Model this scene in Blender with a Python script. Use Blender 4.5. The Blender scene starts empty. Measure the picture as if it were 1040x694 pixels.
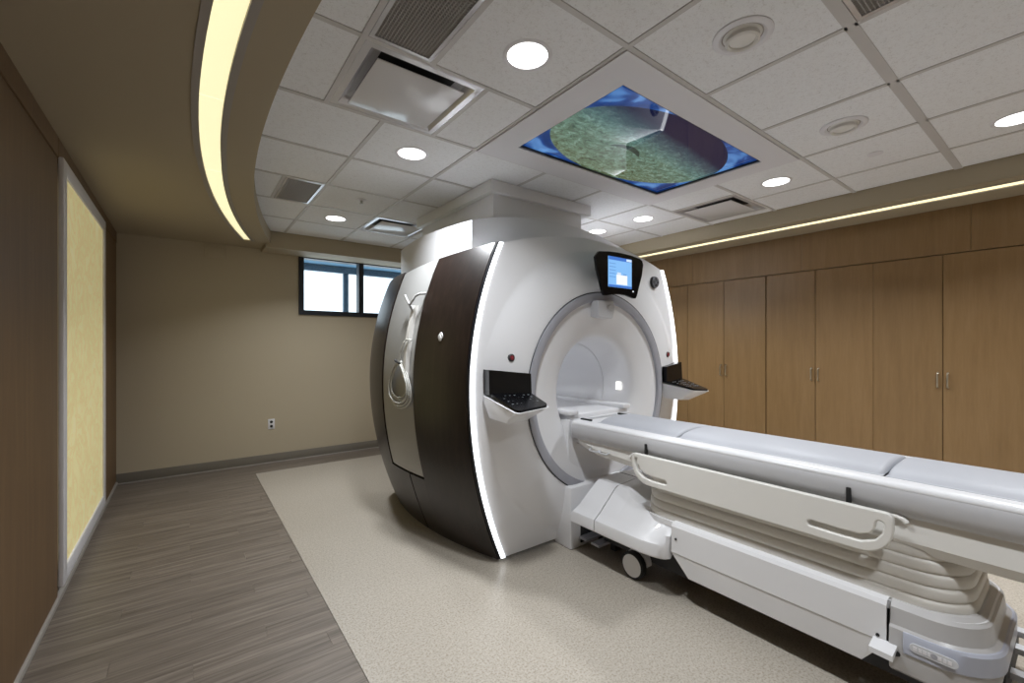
import bpy, bmesh, math, random
from mathutils import Vector, Matrix
random.seed(7)
PI = math.pi
SC = bpy.context.scene
COL = SC.collection

# ------------------------------------------------------------------ camera, world, exposure
cam_d = bpy.data.cameras.new('camera'); cam = bpy.data.objects.new('camera', cam_d); COL.objects.link(cam)
cam.location = (0, 0, 1.38)
cam.rotation_euler = (PI/2, 0, -math.atan2(.6, .8))
cam_d.sensor_width = 36; cam_d.lens = 36*442/1040; cam_d.shift_y = 4/1040; cam_d.clip_start = .02
SC.camera = cam
SC.view_settings.view_transform = 'Standard'
try: SC.view_settings.look = 'None'
except Exception: pass
SC.view_settings.gamma = 1.0; SC.view_settings.use_curve_mapping = False
SC.view_settings.exposure = 0.15
world = bpy.data.worlds.new('world'); SC.world = world; world.use_nodes = True
wb = world.node_tree.nodes['Background']
wb.inputs[0].default_value = (.86, .93, 1.0, 1); wb.inputs[1].default_value = 2.2
LAMP_W = 15.5       # each downlight
STRIP_E = .84       # curved cove lens
COVE_E = 1.15        # straight cove lens

# ------------------------------------------------------------------ materials
def mat(name, col, rough=.5, metal=0, emit=None, es=0, coat=0, spec=.5):
    m = bpy.data.materials.new(name); m.use_nodes = True
    b = m.node_tree.nodes['Principled BSDF']
    b.inputs['Base Color'].default_value = (*col, 1); b.inputs['Roughness'].default_value = rough
    b.inputs['Metallic'].default_value = metal; b.inputs['Coat Weight'].default_value = coat
    b.inputs['Specular IOR Level'].default_value = spec
    if emit: b.inputs['Emission Color'].default_value = (*emit, 1); b.inputs['Emission Strength'].default_value = es
    return m
class NT:
    def __init__(s, m): s.m = m; s.t = m.node_tree; s.b = s.t.nodes['Principled BSDF']
    def n(s, typ, **kw):
        nd = s.t.nodes.new(typ)
        for k, v in kw.items(): setattr(nd, k, v)
        return nd
    def l(s, a, b): s.t.links.new(a, b)
    def coords(s, scale=(1,1,1), kind='Object', loc=(0,0,0)):
        tc = s.n('ShaderNodeTexCoord'); mp = s.n('ShaderNodeMapping')
        mp.inputs['Scale'].default_value = scale; mp.inputs['Location'].default_value = loc
        s.l(tc.outputs[kind], mp.inputs[0]); return mp.outputs[0]
    def noise(s, vec, scale, detail=4, rough=.6, dist=0):
        nd = s.n('ShaderNodeTexNoise'); nd.inputs['Scale'].default_value = scale; nd.inputs['Detail'].default_value = detail
        nd.inputs['Roughness'].default_value = rough; nd.inputs['Distortion'].default_value = dist
        s.l(vec, nd.inputs['Vector']); return nd.outputs['Fac']
    def ramp(s, fac, stops):
        r = s.n('ShaderNodeValToRGB'); e = r.color_ramp.elements
        while len(e) < len(stops): e.new(.5)
        for i, (p, c) in enumerate(stops): e[i].position = p; e[i].color = (*c, 1)
        s.l(fac, r.inputs[0]); return r.outputs[0]
    def math(s, op, a, b=None, c=None):
        m_ = s.n('ShaderNodeMath', operation=op)
        for i, v in enumerate((a, b, c)):
            if v is None: continue
            if isinstance(v, (int, float)): m_.inputs[i].default_value = v
            else: s.l(v, m_.inputs[i])
        return m_.outputs[0]
    def mix(s, fac, a, b, blend='MIX'):
        x = s.n('ShaderNodeMix', data_type='RGBA', blend_type=blend)
        for sock, v in ((x.inputs[0], fac), (x.inputs[6], a), (x.inputs[7], b)):
            if isinstance(v, (int, float)): sock.default_value = v
            elif isinstance(v, tuple): sock.default_value = (*v, 1)
            else: s.l(v, sock)
        return x.outputs[2]
    def base(s, c): s.l(c, s.b.inputs['Base Color'])
    def bump(s, h, strength=.2, dist=.01):
        bp = s.n('ShaderNodeBump'); bp.inputs['Strength'].default_value = strength; bp.inputs['Distance'].default_value = dist
        s.l(h, bp.inputs['Height']); s.l(bp.outputs[0], s.b.inputs['Normal'])

def veneer(name, c1, c2, c3, scale, rough=.4, rnd=.25, coat=0):
    m = mat(name, c1, rough, coat=coat); t = NT(m)
    oi = t.n('ShaderNodeObjectInfo')
    tc = t.n('ShaderNodeTexCoord'); mp = t.n('ShaderNodeMapping'); mp.inputs['Scale'].default_value = scale
    t.l(tc.outputs['Object'], mp.inputs[0])
    cb = t.n('ShaderNodeCombineXYZ'); t.l(t.math('MULTIPLY', oi.outputs['Random'], 37.0), cb.inputs[0]); t.l(t.math('MULTIPLY', oi.outputs['Random'], 91.0), cb.inputs[1])
    t.l(cb.outputs[0], mp.inputs['Location'])
    f = t.noise(mp.outputs[0], 3.0, 6, .65, .3); f2 = t.noise(mp.outputs[0], 14.0, 3, .6)
    f3 = t.math('ADD', t.math('MULTIPLY', f, .75), t.math('MULTIPLY', f2, .25))
    c = t.ramp(f3, [(.3, c1), (.5, c2), (.7, c3)])
    v = t.math('ADD', t.math('MULTIPLY', oi.outputs['Random'], rnd), 1-rnd/2)
    hs = t.n('ShaderNodeHueSaturation'); t.l(c, hs.inputs['Color']); t.l(v, hs.inputs['Value'])
    t.base(hs.outputs[0]); return m
M = {}
M['cabinet'] = veneer('maple veneer', (.205,.121,.050), (.238,.143,.061), (.272,.168,.076), (6,6,.5), .38, .08)
M['panel'] = veneer('wall veneer', (.130,.075,.034), (.155,.090,.041), (.185,.110,.052), (7,7,.5), .5, .08)
M['walnut'] = veneer('dark walnut', (.009,.0055,.0045), (.016,.0095,.0075), (.03,.018,.014), (9,9,.6), .34, .0)
M['plank'] = veneer('grey oak plank', (.070,.056,.043), (.168,.138,.112), (.28,.24,.20), (.5,15,15), .42, .14)
M['cream'] = mat('cream wall paint', (.50,.43,.315), .65)
M['soffit'] = mat('soffit paint', (.42,.355,.25), .7)
M['white'] = mat('white plastic', (.78,.78,.80), .28, coat=.2)
M['white_side'] = mat('white plastic side', (.80,.80,.81), .35)
M['offwhite'] = mat('ivory plastic', (.80,.785,.75), .35)
M['ltgrey'] = mat('light grey plastic', (.62,.63,.66), .35)
M['midgrey'] = mat('silver grey plastic', (.38,.385,.43), .32, .1)
M['champagne'] = mat('champagne grey panel', (.40,.40,.395), .40, .1)
M['railgrey'] = mat('rail grey plastic', (.56,.56,.58), .32)
M['footgrey'] = mat('warm grey plastic', (.50,.49,.49), .35)
M['bellows'] = mat('bellows', (.70,.675,.63), .45)
M['bluegrey'] = mat('blue grey plastic', (.45,.47,.55), .3)
M['pad'] = mat('grey vinyl pad', (.45,.46,.50), .5)
M['black'] = mat('gloss black', (.004,.004,.005), .22, spec=.25)
M['rubber'] = mat('black rubber', (.012,.012,.012), .7)
M['darkgap'] = mat('dark seam', (.03,.03,.033), .6)
M['frame'] = mat('window frame', (.006,.008,.014), .4)
M['metal'] = mat('brushed metal', (.55,.55,.53), .3, 1)
M['chrome'] = mat('satin nickel', (.6,.56,.48), .3, 1)
M['gridbar'] = mat('ceiling grid', (.60,.58,.57), .5)
M['trimw'] = mat('white frame', (.78,.77,.80), .5)
M['trimgrey'] = mat('grey trim', (.36,.33,.30), .5)
M['base'] = mat('grey base', (.20,.18,.15), .5)
M['diffmetal'] = mat('diffuser white', (.72,.71,.73), .22, .35)
M['plaque'] = mat('gloss white plaque', (.74,.735,.75), .16)
M['red'] = mat('red button', (.25,.03,.04), .3)
M['key'] = mat('key legends', (.35,.38,.42), .4)
M['lens'] = mat('downlight lens', (.9,.9,.9), .5, emit=(1,.98,.96), es=5)
M['ledstrip'] = mat('white strip light', (.9,.9,.9), .4, emit=(.93,.96,1), es=2.0)
M['boreglint'] = mat('bore reflection glow', (.9,.9,.9), .4, emit=(1,.98,.9), es=1.2)  # emission for the reflection patch on the bore wall
M['coil'] = mat('clear hose', (.62,.62,.58), .25, coat=.3)
M['outside'] = mat('outside steel', (.035,.08,.13), .6)
M['blind'] = mat('canopy soffit', (.10,.22,.34), .7)
M['paper'] = mat('white tag', (.85,.85,.85), .6)

def ceiling_tile_mat():
    m = mat('mineral fibre tile', (.6,.58,.56), .9); t = NT(m)
    oi = t.n('ShaderNodeObjectInfo')
    v = t.coords((1,1,1)); va = t.n('ShaderNodeVectorMath', operation='ADD'); t.l(v, va.inputs[0]); t.l(oi.outputs['Location'], va.inputs[1])
    f = t.noise(va.outputs[0], 160, 3, .7); g = t.noise(va.outputs[0], 45, 3, .7)
    k = t.math('ADD', t.math('MULTIPLY', f, .6), t.math('MULTIPLY', g, .4))
    t.base(t.ramp(k, [(.33, (.67,.66,.655)), (.47, (.86,.865,.88)), (.7, (.89,.90,.915))]))
    t.bump(k, .25, .004); return m
M['tile'] = ceiling_tile_mat()
def vinyl_mat():
    m = mat('speckled vinyl', (.5,.45,.38), .33); t = NT(m); v = t.coords()
    f = t.noise(v, 110, 2, .6); g = t.noise(v, 55, 3, .7); h = t.noise(v, 1.3, 3)
    c = t.ramp(f, [(.36, (.26,.222,.175)), (.46, (.42,.38,.325)), (.62, (.47,.43,.37)), (.72, (.55,.52,.465))])
    c = t.mix(.35, c, t.ramp(g, [(.4, (.32,.278,.225)), (.6, (.47,.43,.375))]))
    c = t.mix(.12, c, t.ramp(h, [(.35, (.40,.35,.29)), (.65, (.54,.49,.425))]))
    t.base(c); return m
M['vinyl'] = vinyl_mat()
def resin_mat():
    m = mat('backlit resin', (.7,.6,.35), .4); t = NT(m); v = t.coords((1,1,1))
    w = t.n('ShaderNodeTexNoise'); w.inputs['Scale'].default_value = 5; w.inputs['Detail'].default_value = 5; w.inputs['Distortion'].default_value = 2.2; t.l(v, w.inputs['Vector'])
    c = t.ramp(w.outputs['Fac'], [(.38, (.80,.70,.37)), (.5, (.70,.60,.29)), (.55, (.79,.69,.36)), (.7, (.84,.75,.42))])
    t.base(c); t.l(c, t.b.inputs['Emission Color']); t.b.inputs['Emission Strength'].default_value = .34
    return m
M['resin'] = resin_mat()
def lens_mat(name, col, es):
    m = mat(name, (.8,.75,.5), .5, emit=col, es=es); return m
M['cove'] = lens_mat('curved cove lens', (1,.91,.56), STRIP_E)
M['cove2'] = lens_mat('straight cove lens', (1,.89,.56), COVE_E)

def seascape():
    m = mat('ceiling picture', (.004,.005,.008), .03, coat=.0, spec=.8); t = NT(m)
    tc = t.n('ShaderNodeTexCoord'); sp = t.n('ShaderNodeSeparateXYZ'); t.l(tc.outputs['Object'], sp.inputs[0])
    x, y = sp.outputs[0], sp.outputs[1]                 # picture local metres, +x to the cabinets, +y to the back
    wob = t.math('MULTIPLY', t.math('SUBTRACT', t.noise(tc.outputs['Object'], 6, 3), .5), .05)
    e = t.math('ADD', t.math('POWER', t.math('DIVIDE', x, .735), 2.0), t.math('POWER', t.math('DIVIDE', y, .41), 2.0))
    inside = t.math('LESS_THAN', e, 1.0)
    bed = t.noise(t.coords((1, 1.7, 1)), 19, 8, .78, .9); bed2 = t.noise(tc.outputs['Object'], 5, 3)
    bedc = t.ramp(bed, [(.36, (.008,.010,.006)), (.45, (.075,.105,.055)), (.54, (.14,.24,.17)), (.64, (.33,.45,.38))])
    bedc = t.mix(t.math('MULTIPLY', bed2, .42), bedc, (.12,.085,.02))
    teal = t.mix(.22, bedc, (.06,.22,.25))
    fy = t.math('ADD', y, t.math('MULTIPLY', x, -.10))
    depth = t.n('ShaderNodeMapRange'); t.l(t.math('ADD', fy, wob), depth.inputs[0])
    depth.inputs[1].default_value = -.24; depth.inputs[2].default_value = .02
    near = t.n('ShaderNodeMapRange'); t.l(t.math('ADD', fy, wob), near.inputs[0]); near.inputs[1].default_value = .05; near.inputs[2].default_value = .34
    floor_ = t.mix(near.outputs[0], teal, bedc)
    seac = t.ramp(depth.outputs[0], [(.0, (.006,.008,.035)), (.45, (.012,.028,.085)), (1, (.05,.17,.24))])
    pic = t.mix(depth.outputs[0], seac, floor_)
    # a dark swimming shape over the sea bed
    rx = t.math('SUBTRACT', x, -.11); ry = t.math('SUBTRACT', y, .02)
    ry = t.math('SUBTRACT', ry, t.math('MULTIPLY', t.math('MULTIPLY', rx, rx), 2.2))
    ray = t.math('LESS_THAN', t.math('ADD', t.math('POWER', t.math('DIVIDE', t.math('ABSOLUTE', rx), .14), 2.0), t.math('POWER', t.math('DIVIDE', t.math('ABSOLUTE', ry), .022), 2.0)), 1.0)
    pic = t.mix(t.math('MULTIPLY', ray, .85), pic, (.012,.02,.022))
    # blue surround with paler patches
    bn = t.n('ShaderNodeTexVoronoi'); bn.inputs['Scale'].default_value = 7; t.l(tc.outputs['Object'], bn.inputs['Vector'])
    sb = t.ramp(t.noise(tc.outputs['Object'], 4.5, 2, .5, .8), [(.36, (.008,.03,.13)), (.5, (.014,.055,.22)), (.57, (.06,.17,.42)), (.7, (.12,.28,.58))])
    c = t.mix(inside, sb, pic)
    t.l(c, t.b.inputs['Emission Color']); t.b.inputs['Emission Strength'].default_value = .95
    return m
M['sea'] = seascape()
def grille_mat():
    m = mat('return backing', (.03,.03,.03), .8); return m
M['void'] = grille_mat(); M['void2'] = mat('vent backing', (.16,.155,.15), .8); M['core'] = mat('eggcrate', (.52,.50,.48), .5)

# ------------------------------------------------------------------ mesh helpers
W = {}                                                     # world origin of each object's frame
def fin(bm, smooth=None, tri=None):
    bmesh.ops.recalc_face_normals(bm, faces=bm.faces)
    me = bpy.data.meshes.new('mesh'); bm.to_mesh(me); bm.free()
    if smooth is not None:
        me.polygons.foreach_set('use_smooth', [True]*len(me.polygons)); me.set_sharp_from_angle(angle=math.radians(smooth))
    return me
def put(name, me, m, parent=None, loc=None):
    """mesh given in world coordinates (loc None) or around its own origin at world loc"""
    me.name = name
    if m is not None and not me.materials: me.materials.append(M[m] if isinstance(m, str) else m)
    o = bpy.data.objects.new(name, me); COL.objects.link(o)
    pw = W[parent.name] if parent else Vector((0,0,0))
    if loc is None:
        me.transform(Matrix.Translation(-pw)); o.location = (0,0,0); W[o.name] = pw
    else:
        o.location = Vector(loc)-pw; W[o.name] = Vector(loc)
    if parent: o.parent = parent
    return o
def tag(o, label=None, cat=None, group=None, kind=None):
    if label: o['label'] = label
    if cat: o['category'] = cat
    if group: o['group'] = group
    if kind: o['kind'] = kind
    return o
def thing(name, label, cat, loc, group=None, rz=0):
    o = bpy.data.objects.new(name, None); COL.objects.link(o); o.location = loc; o.rotation_euler = (0,0,rz); o.empty_display_size = .1
    W[o.name] = Vector(loc); return tag(o, label, cat, group)
def struct(o, label=None): return tag(o, label, None, None, 'structure')
def add_box(bm, x0, x1, y0, y1, z0, z1, bev=0, seg=2):
    r = bmesh.ops.create_cube(bm, size=1)
    vs = r['verts']
    for v in vs: v.co = Vector((x0+(v.co.x+.5)*(x1-x0), y0+(v.co.y+.5)*(y1-y0), z0+(v.co.z+.5)*(z1-z0)))
    if bev:
        es = list({e for v in vs for e in v.link_edges})
        bmesh.ops.bevel(bm, geom=es, offset=bev, segments=seg, profile=.5, affect='EDGES')
def box(name, x0, x1, y0, y1, z0, z1, m, parent=None, bev=0, seg=2, loc=None):
    bm = bmesh.new(); add_box(bm, x0, x1, y0, y1, z0, z1, bev, seg)
    return put(name, fin(bm, 35 if bev else None), m, parent, loc)
def boxme(sx, sy, sz, bev=0, seg=1):
    bm = bmesh.new(); add_box(bm, -sx/2, sx/2, -sy/2, sy/2, -sz/2, sz/2, bev, seg); return fin(bm)
def add_lathe(bm, prof, c, axis='z', n=48, close=False):
    """prof: (radius, height along axis)"""
    rows = []
    for r, h in prof:
        row = []
        for i in range(n):
            a = 2*PI*i/n; u, v = r*math.cos(a), r*math.sin(a)
            p = (u, v, h) if axis == 'z' else ((u, h, v) if axis == 'y' else (h, u, v))
            row.append(bm.verts.new(Vector(c)+Vector(p)))
        rows.append(row)
    k = len(rows)
    for j in range(k if close else k-1):
        a, b = rows[j], rows[(j+1) % k]
        for i in range(n): bm.faces.new((a[i], a[(i+1)%n], b[(i+1)%n], b[i]))
    return rows
def lathe(name, prof, c, m, parent=None, axis='z', n=48, close=False, caps=False, smooth=35, loc=None):
    bm = bmesh.new(); rows = add_lathe(bm, prof, c, axis, n, close)
    if caps: bm.faces.new(rows[0][::-1]); bm.faces.new(rows[-1])
    return put(name, fin(bm, smooth), m, parent, loc)
def add_loft(bm, secs, closed=True, caps=True):
    rows = [[bm.verts.new(Vector(p)) for p in s] for s in secs]; n = len(rows[0])
    for a, b in zip(rows, rows[1:]):
        for i in range(n if closed else n-1): bm.faces.new((a[i], a[(i+1)%n], b[(i+1)%n], b[i]))
    if caps and closed: bm.faces.new(rows[0][::-1]); bm.faces.new(rows[-1])
    return rows
def loft(name, secs, m, parent=None, closed=True, caps=True, smooth=35, thick=0, bev=0):
    bm = bmesh.new(); add_loft(bm, secs, closed, caps)
    if thick:
        bmesh.ops.recalc_face_normals(bm, faces=bm.faces); bmesh.ops.solidify(bm, geom=bm.faces[:], thickness=thick)
    if bev:
        es = [e for e in bm.edges if len(e.link_faces) == 2 and e.calc_face_angle() > .6]
        bmesh.ops.bevel(bm, geom=es, offset=bev, segments=2, profile=.5, affect='EDGES')
    return put(name, fin(bm, smooth), m, parent)
def add_tube(bm, path, r, n=8, closed=False):
    P = [Vector(p) for p in path]; rows = []
    for i, p in enumerate(P):
        a = P[(i-1) % len(P)] if (closed or i) else P[0]; b = P[(i+1) % len(P)] if (closed or i < len(P)-1) else P[-1]
        t = (b-a).normalized(); up = Vector((0,0,1)) if abs(t.z) < .9 else Vector((1,0,0))
        u = t.cross(up).normalized(); v = t.cross(u)
        rr = r[i] if isinstance(r, (list, tuple)) else r
        rows.append([bm.verts.new(p+u*math.cos(2*PI*k/n)*rr+v*math.sin(2*PI*k/n)*rr) for k in range(n)])
    L = len(rows)
    for j in range(L if closed else L-1):
        a, b = rows[j], rows[(j+1) % L]
        for k in range(n): bm.faces.new((a[k], a[(k+1)%n], b[(k+1)%n], b[k]))
    if not closed: bm.faces.new(rows[0][::-1]); bm.faces.new(rows[-1])
def tube(name, path, r, m, parent=None, n=8, closed=False):
    bm = bmesh.new(); add_tube(bm, path, r, n, closed); return put(name, fin(bm, 50), m, parent)
def plate(name, loops, depth, bev, M4, m, parent=None, smooth=40):
    """flat plate with holes: closed 2D loops filled and extruded, then mapped by matrix M4"""
    cu = bpy.data.curves.new('c', 'CURVE'); cu.dimensions = '2D'; cu.fill_mode = 'BOTH'
    cu.extrude = depth/2-bev; cu.bevel_depth = bev; cu.bevel_resolution = 2; cu.offset = -bev
    for lp in loops:
        s = cu.splines.new('POLY'); s.points.add(len(lp)-1)
        for i, p in enumerate(lp): s.points[i].co = (p[0], p[1], 0, 1)
        s.use_cyclic_u = True
    t = bpy.data.objects.new('t', cu); COL.objects.link(t)
    me = bpy.data.meshes.new_from_object(t.evaluated_get(bpy.context.evaluated_depsgraph_get()))
    bpy.data.objects.remove(t); bpy.data.curves.remove(cu); me.materials.clear(); me.transform(M4)
    me.polygons.foreach_set('use_smooth', [True]*len(me.polygons)); me.set_sharp_from_angle(angle=math.radians(smooth))
    return put(name, me, m, parent)
def MX(ax, ay, az, o):
    """matrix whose columns are the plate's 2D axes and normal in world space"""
    a, b, c = Vector(ax), Vector(ay), Vector(az)
    return Matrix(((a.x,b.x,c.x,o[0]), (a.y,b.y,c.y,o[1]), (a.z,b.z,c.z,o[2]), (0,0,0,1)))
def rrect(x0, x1, y0, y1, r, n=6):
    out = []
    rs = r if isinstance(r, (tuple, list)) else (r,)*4                 # corner radii: (x1,y1),(x0,y1),(x0,y0),(x1,y0)
    for (cx, cy, a0), q in zip(((x1, y1, 0), (x0, y1, 90), (x0, y0, 180), (x1, y0, 270)), rs):
        sx = -1 if cx == x1 else 1; sy = -1 if cy == y1 else 1
        for i in range(n+1):
            a = math.radians(a0+90*i/n); out.append((cx+sx*q+q*math.cos(a), cy+sy*q+q*math.sin(a)))
    return out
def stroke(path, w):
    """outline of a thick round-ended 2D stroke"""
    P = [Vector((p[0], p[1])) for p in path]; L, R = [], []
    for i, p in enumerate(P):
        t = (P[min(i+1, len(P)-1)]-P[max(i-1, 0)]).normalized(); nn = Vector((-t.y, t.x))
        L.append(p+nn*w/2); R.append(p-nn*w/2)
    def cap(p, t):
        a0 = math.atan2(t.y, t.x); return [p+Vector((math.cos(a0+PI/2-PI*k/6), math.sin(a0+PI/2-PI*k/6)))*w/2 for k in range(1, 6)]
    out = L+cap(P[-1], (P[-1]-P[-2]).normalized())+R[::-1]+cap(P[0], (P[0]-P[1]).normalized())
    return [(v.x, v.y) for v in out]
def copy_tree(o, parent=None):
    c = o.copy(); COL.objects.link(c); c.parent = parent
    W[c.name] = W[o.name].copy()
    for ch in list(o.children): copy_tree(ch, c)
    return c

# ------------------------------------------------------------------ room shell
XL, XR, YB, YN, ZC, ZS = -.55, 4.97, 5.80, -2.2, 2.64, 2.50
floor = struct(box('floor', XL-.3, 5.75, YN-.2, YB+.3, -.2, -.012, 'base'), 'concrete slab under grey planks and speckled vinyl')
for i, (x0, x1, y0, y1) in enumerate(((.602, 2.41, YN, 5.40), (2.412, 4.22, YN, 5.40), (4.222, 5.57, YN, 5.40))):
    box('vinyl_sheet', x0, x1, y0, y1, -.011, 0, 'vinyl', floor)
PW = .118
pm = {}
def plank(x0, x1, y0, y1):
    k = (round(x1-x0, 3), round(y1-y0, 3))
    if k not in pm: pm[k] = boxme(k[0]-.0006, k[1]-.0006, .011, .0006)
    put('floor_plank', pm[k], 'plank', floor, ((x0+x1)/2, (y0+y1)/2, -.0055))
y = 5.40; row = 0
while y > YN:                                              # planks across the strip by the wood wall
    cut = XL+(.25, .75, .5, .95)[row % 4]*1.15
    cut = round(cut, 3)
    plank(XL, cut, y-PW, y); plank(cut, .60, y-PW, y); y -= PW; row += 1
for j in range(3):                                         # the border along the back wall
    y0 = 5.402+j*.1327; xs = [XL, XL+.7-.3*j]
    while xs[-1] < 5.57-1.2: xs.append(round(xs[-1]+1.2, 3))
    xs.append(5.57)
    for a, b in zip(xs, xs[1:]): plank(a, b, y0, y0+.1327)

# walls
WX0, WX1, WZ0, WZ1 = 1.10, 2.60, 1.755, 2.50
bw = bmesh.new()
for b in ((XL-.1, WX0, 0, ZC+.1), (WX1, 5.7, 0, ZC+.1), (WX0, WX1, 0, WZ0), (WX0, WX1, WZ1, ZC+.1)): add_box(bw, b[0], b[1], YB, YB+.16, b[2], b[3])
wall_back = struct(put('wall_back', fin(bw), 'cream'), 'cream painted wall with a high window')
wall_left = struct(box('wall_left', XL-.15, XL-.02, YN-.1, YB, 0, ZC+.1, 'trimgrey'), 'wall clad in brown wood veneer panels')
wall_right = struct(box('wall_right', 5.57, 5.7, YN-.1, YB, 0, ZC+.1, 'cream'), 'wall behind the row of wooden cabinets')
struct(box('wall_near', XL-.15, 5.7, YN-.1, YN, 0, ZC+.1, 'cream'), 'cream wall behind the viewer')
for a, b in ((YN, -.9), (-.894, .44), (.446, 1.86), (1.866, 3.335), (4.91, YB)):
    box('wood_panel', XL-.02, XL, a, b, .03, 2.388, 'panel', wall_left, .002, 1)
for a, b in ((YN, .44), (.446, 3.335), (3.341, YB)):
    box('wood_panel', XL-.02, XL+.004, a, b, 2.394, ZS, 'panel', wall_left, .002, 1)
struct(box('baseboard_left', XL-.02, XL+.012, YN, YB-.01, 0, .03, 'trimgrey', None, .004), 'thin pale strip along the foot of the wood wall')
bb = struct(box('baseboard_back', XL, 5.57, YB-.012, YB, .012, .105, 'base', None, .003), 'grey vinyl base along the back wall')
box('cove_lip', XL, 5.57, YB-.03, YB, 0, .011, 'trimgrey', bb, .003)

# ceiling: slab, tiles and grid bars one by one
ceiling = struct(box('ceiling', XL-.15, 5.7, YN-.1, YB+.16, ZC+.06, ZC+.16, 'trimgrey'), 'suspended ceiling of white speckled tiles in a grid')
T = .606
XS = [.279+T*i for i in range(7)]+[4.40]                   # .279 .885 1.491 2.097 2.703 3.309 3.915 4.40
YS = [.57+.603*i for i in range(-4, 9)]; YS = [YN]+YS[1:] if YS[0] < YN else [YN]+YS
YS = [v for v in YS if v <= 5.40]; YS[-1] = 5.42
SPECIAL = {}                                              # openings taken by fittings (x0,x1,y0,y1)
def curve_x(yy): return .32+(yy-2.35)**2/22
tm = {}
def tile(x0, x1, y0, y1):
    k = (round(x1-x0, 3), round(y1-y0, 3))
    if k not in tm: tm[k] = boxme(k[0]-.024, k[1]-.024, .014, .003)
    put('ceiling_tile', tm[k], 'tile', ceiling, ((x0+x1)/2, (y0+y1)/2, ZC+.006))
def bar(x0, x1, y0, y1): box('grid_bar', x0, x1, y0, y1, ZC-.004, ZC+.03, 'gridbar', ceiling)
SKIP_CELLS = []
for j in range(len(YS)-1):
    y0, y1 = YS[j], YS[j+1]; xs = list(XS); holes = []
    if abs(y0-1.776) < .01:   xs = [.279, .58, 1.186, 1.491, 3.309, 3.66, 4.266, 4.40]; holes = [(.58, 1.186), (1.491, 3.309), (3.66, 4.266)]
    elif abs(y0-1.173) < .01: xs = [.279, .58, .885, 1.491, 3.309, 3.915, 4.40]; holes = [(.58, .885), (1.491, 3.309)]
    elif abs(y0-3.585) < .01: xs = [.279, .585, .885]+XS[2:]; holes = [(.585, .885)]
    elif abs(y0-4.188) < .01: xs = XS; holes = [(1.491, 2.097)]
    elif abs(y0+.033) < .01:  xs = [.279, .885, 1.491, 2.097, 2.703, 3.309, 3.915, 4.40]; holes = [(1.491, 2.097)]
    for a, b in zip(xs, xs[1:]):
        if any(abs(a-h[0]) < .002 for h in holes): continue
        if b < curve_x((y0+y1)/2)-.1: continue
        tile(a, b, y0, y1)
    for a in xs[1:-1]:
        if abs(y0-1.776) < .01 and abs(a-2.4) < .9: continue
        if a < curve_x((y0+y1)/2)-.1: continue
        bar(a-.012, a+.012, y0+.0121, y1-.0121)
    w = .022 if abs(y1-.57) < .01 else .012
    if j < len(YS)-2:
        if abs(y1-1.776) < .01: bar(.28, 1.49, y1-w, y1+w); bar(3.31, 4.40, y1-w, y1+w)
        else: bar(.28, 4.40, y1-w, y1+w)

# left soffit with the curved slot lamp, back soffit, right soffit with the straight slot lamp
def Lx(yy): return .046+(yy-2.4)**2/20
def Rx(yy): return Lx(yy)+.098-max(0, yy-3.2)*.014
YSO = [YN+(5.42-YN)*i/60 for i in range(61)]
def strip_solid(name, fa, fb, z0, z1, m, parent=None, ys=YSO, label=None):
    secs = [[(fa(v), v, z0), (fb(v), v, z0), (fb(v), v, z1), (fa(v), v, z1)] for v in ys]
    return loft(name, secs, m, parent, smooth=30)
LY0 = -.6; ysl = [LY0+(5.405-LY0)*i/48 for i in range(49)]
soff = struct(strip_solid('trim_1', lambda v: XL, lambda v: Lx(v)-.012 if v >= LY0 else .3, ZS, ZC+.06, 'soffit', ys=[YN, LY0-.001]+ysl+[5.42]), 'dropped tan soffit with a curved edge and light slot')
strip_solid('soffit_edge', lambda v: Rx(v)+.012 if v >= LY0 else .3, lambda v: max(curve_x(v), .302), ZS, ZC+.06, 'soffit', soff, ys=[YN, LY0-.001]+ysl+[5.42])
lamp = thing('curved_slot_light', 'long curved recessed light glowing pale yellow in the tan soffit', 'ceiling light', (.1, 2.4, ZS))
nseg = 6
for k in range(nseg):                                       # lens segments butted end to end
    ya = LY0+(5.40-LY0)*k/nseg+.003; yb = LY0+(5.40-LY0)*(k+1)/nseg-.003
    strip_solid('lens', lambda v: Lx(v)+.003, lambda v: Rx(v)-.003, ZS+.008, ZS+.020, 'cove', lamp, ys=[ya+(yb-ya)*i/8 for i in range(9)])
strip_solid('slot_trim', lambda v: Lx(v)-.028, lambda v: Lx(v)+.002, ZS-.004, ZS+.028, 'trimgrey', lamp, ys=ysl)
strip_solid('slot_trim', lambda v: Rx(v)-.002, lambda v: Rx(v)+.028, ZS-.004, ZS+.028, 'trimgrey', lamp, ys=ysl)
struct(box('trim_4', XL, .70, 5.421, YB, ZS, ZC+.06, 'soffit'), 'tan soffit in the corner above the cream wall')
struct(box('trim_2', .701, 5.57, 5.421, YB, 2.462, ZC+.06, 'soffit'), 'tan soffit along the back wall above the window')
t3 = struct(box('trim_3', 4.40, 4.53, YN, 5.42, ZS, ZC+.06, 'soffit'), 'tan soffit above the wooden cabinets')
box('soffit_board', 4.65, 5.57, YN, 5.42, ZS, ZC+.06, 'soffit', t3)
sl = thing('straight_slot_light', 'long straight warm light slot above the wooden cabinets', 'ceiling light', (4.59, 2, ZS))
for k in range(5):
    ya = YN+(5.40-YN)*k/5; box('lens', 4.537, 4.643, ya+.002, ya+(5.40-YN)/5-.002, ZS+.004, ZS+.012, 'cove2', sl)
box('slot_trim', 4.515, 4.536, YN+.01, 5.41, ZS-.004, ZS+.03, 'trimgrey', sl); box('slot_trim', 4.644, 4.665, YN+.01, 5.41, ZS-.004, ZS+.03, 'trimgrey', sl)

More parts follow.
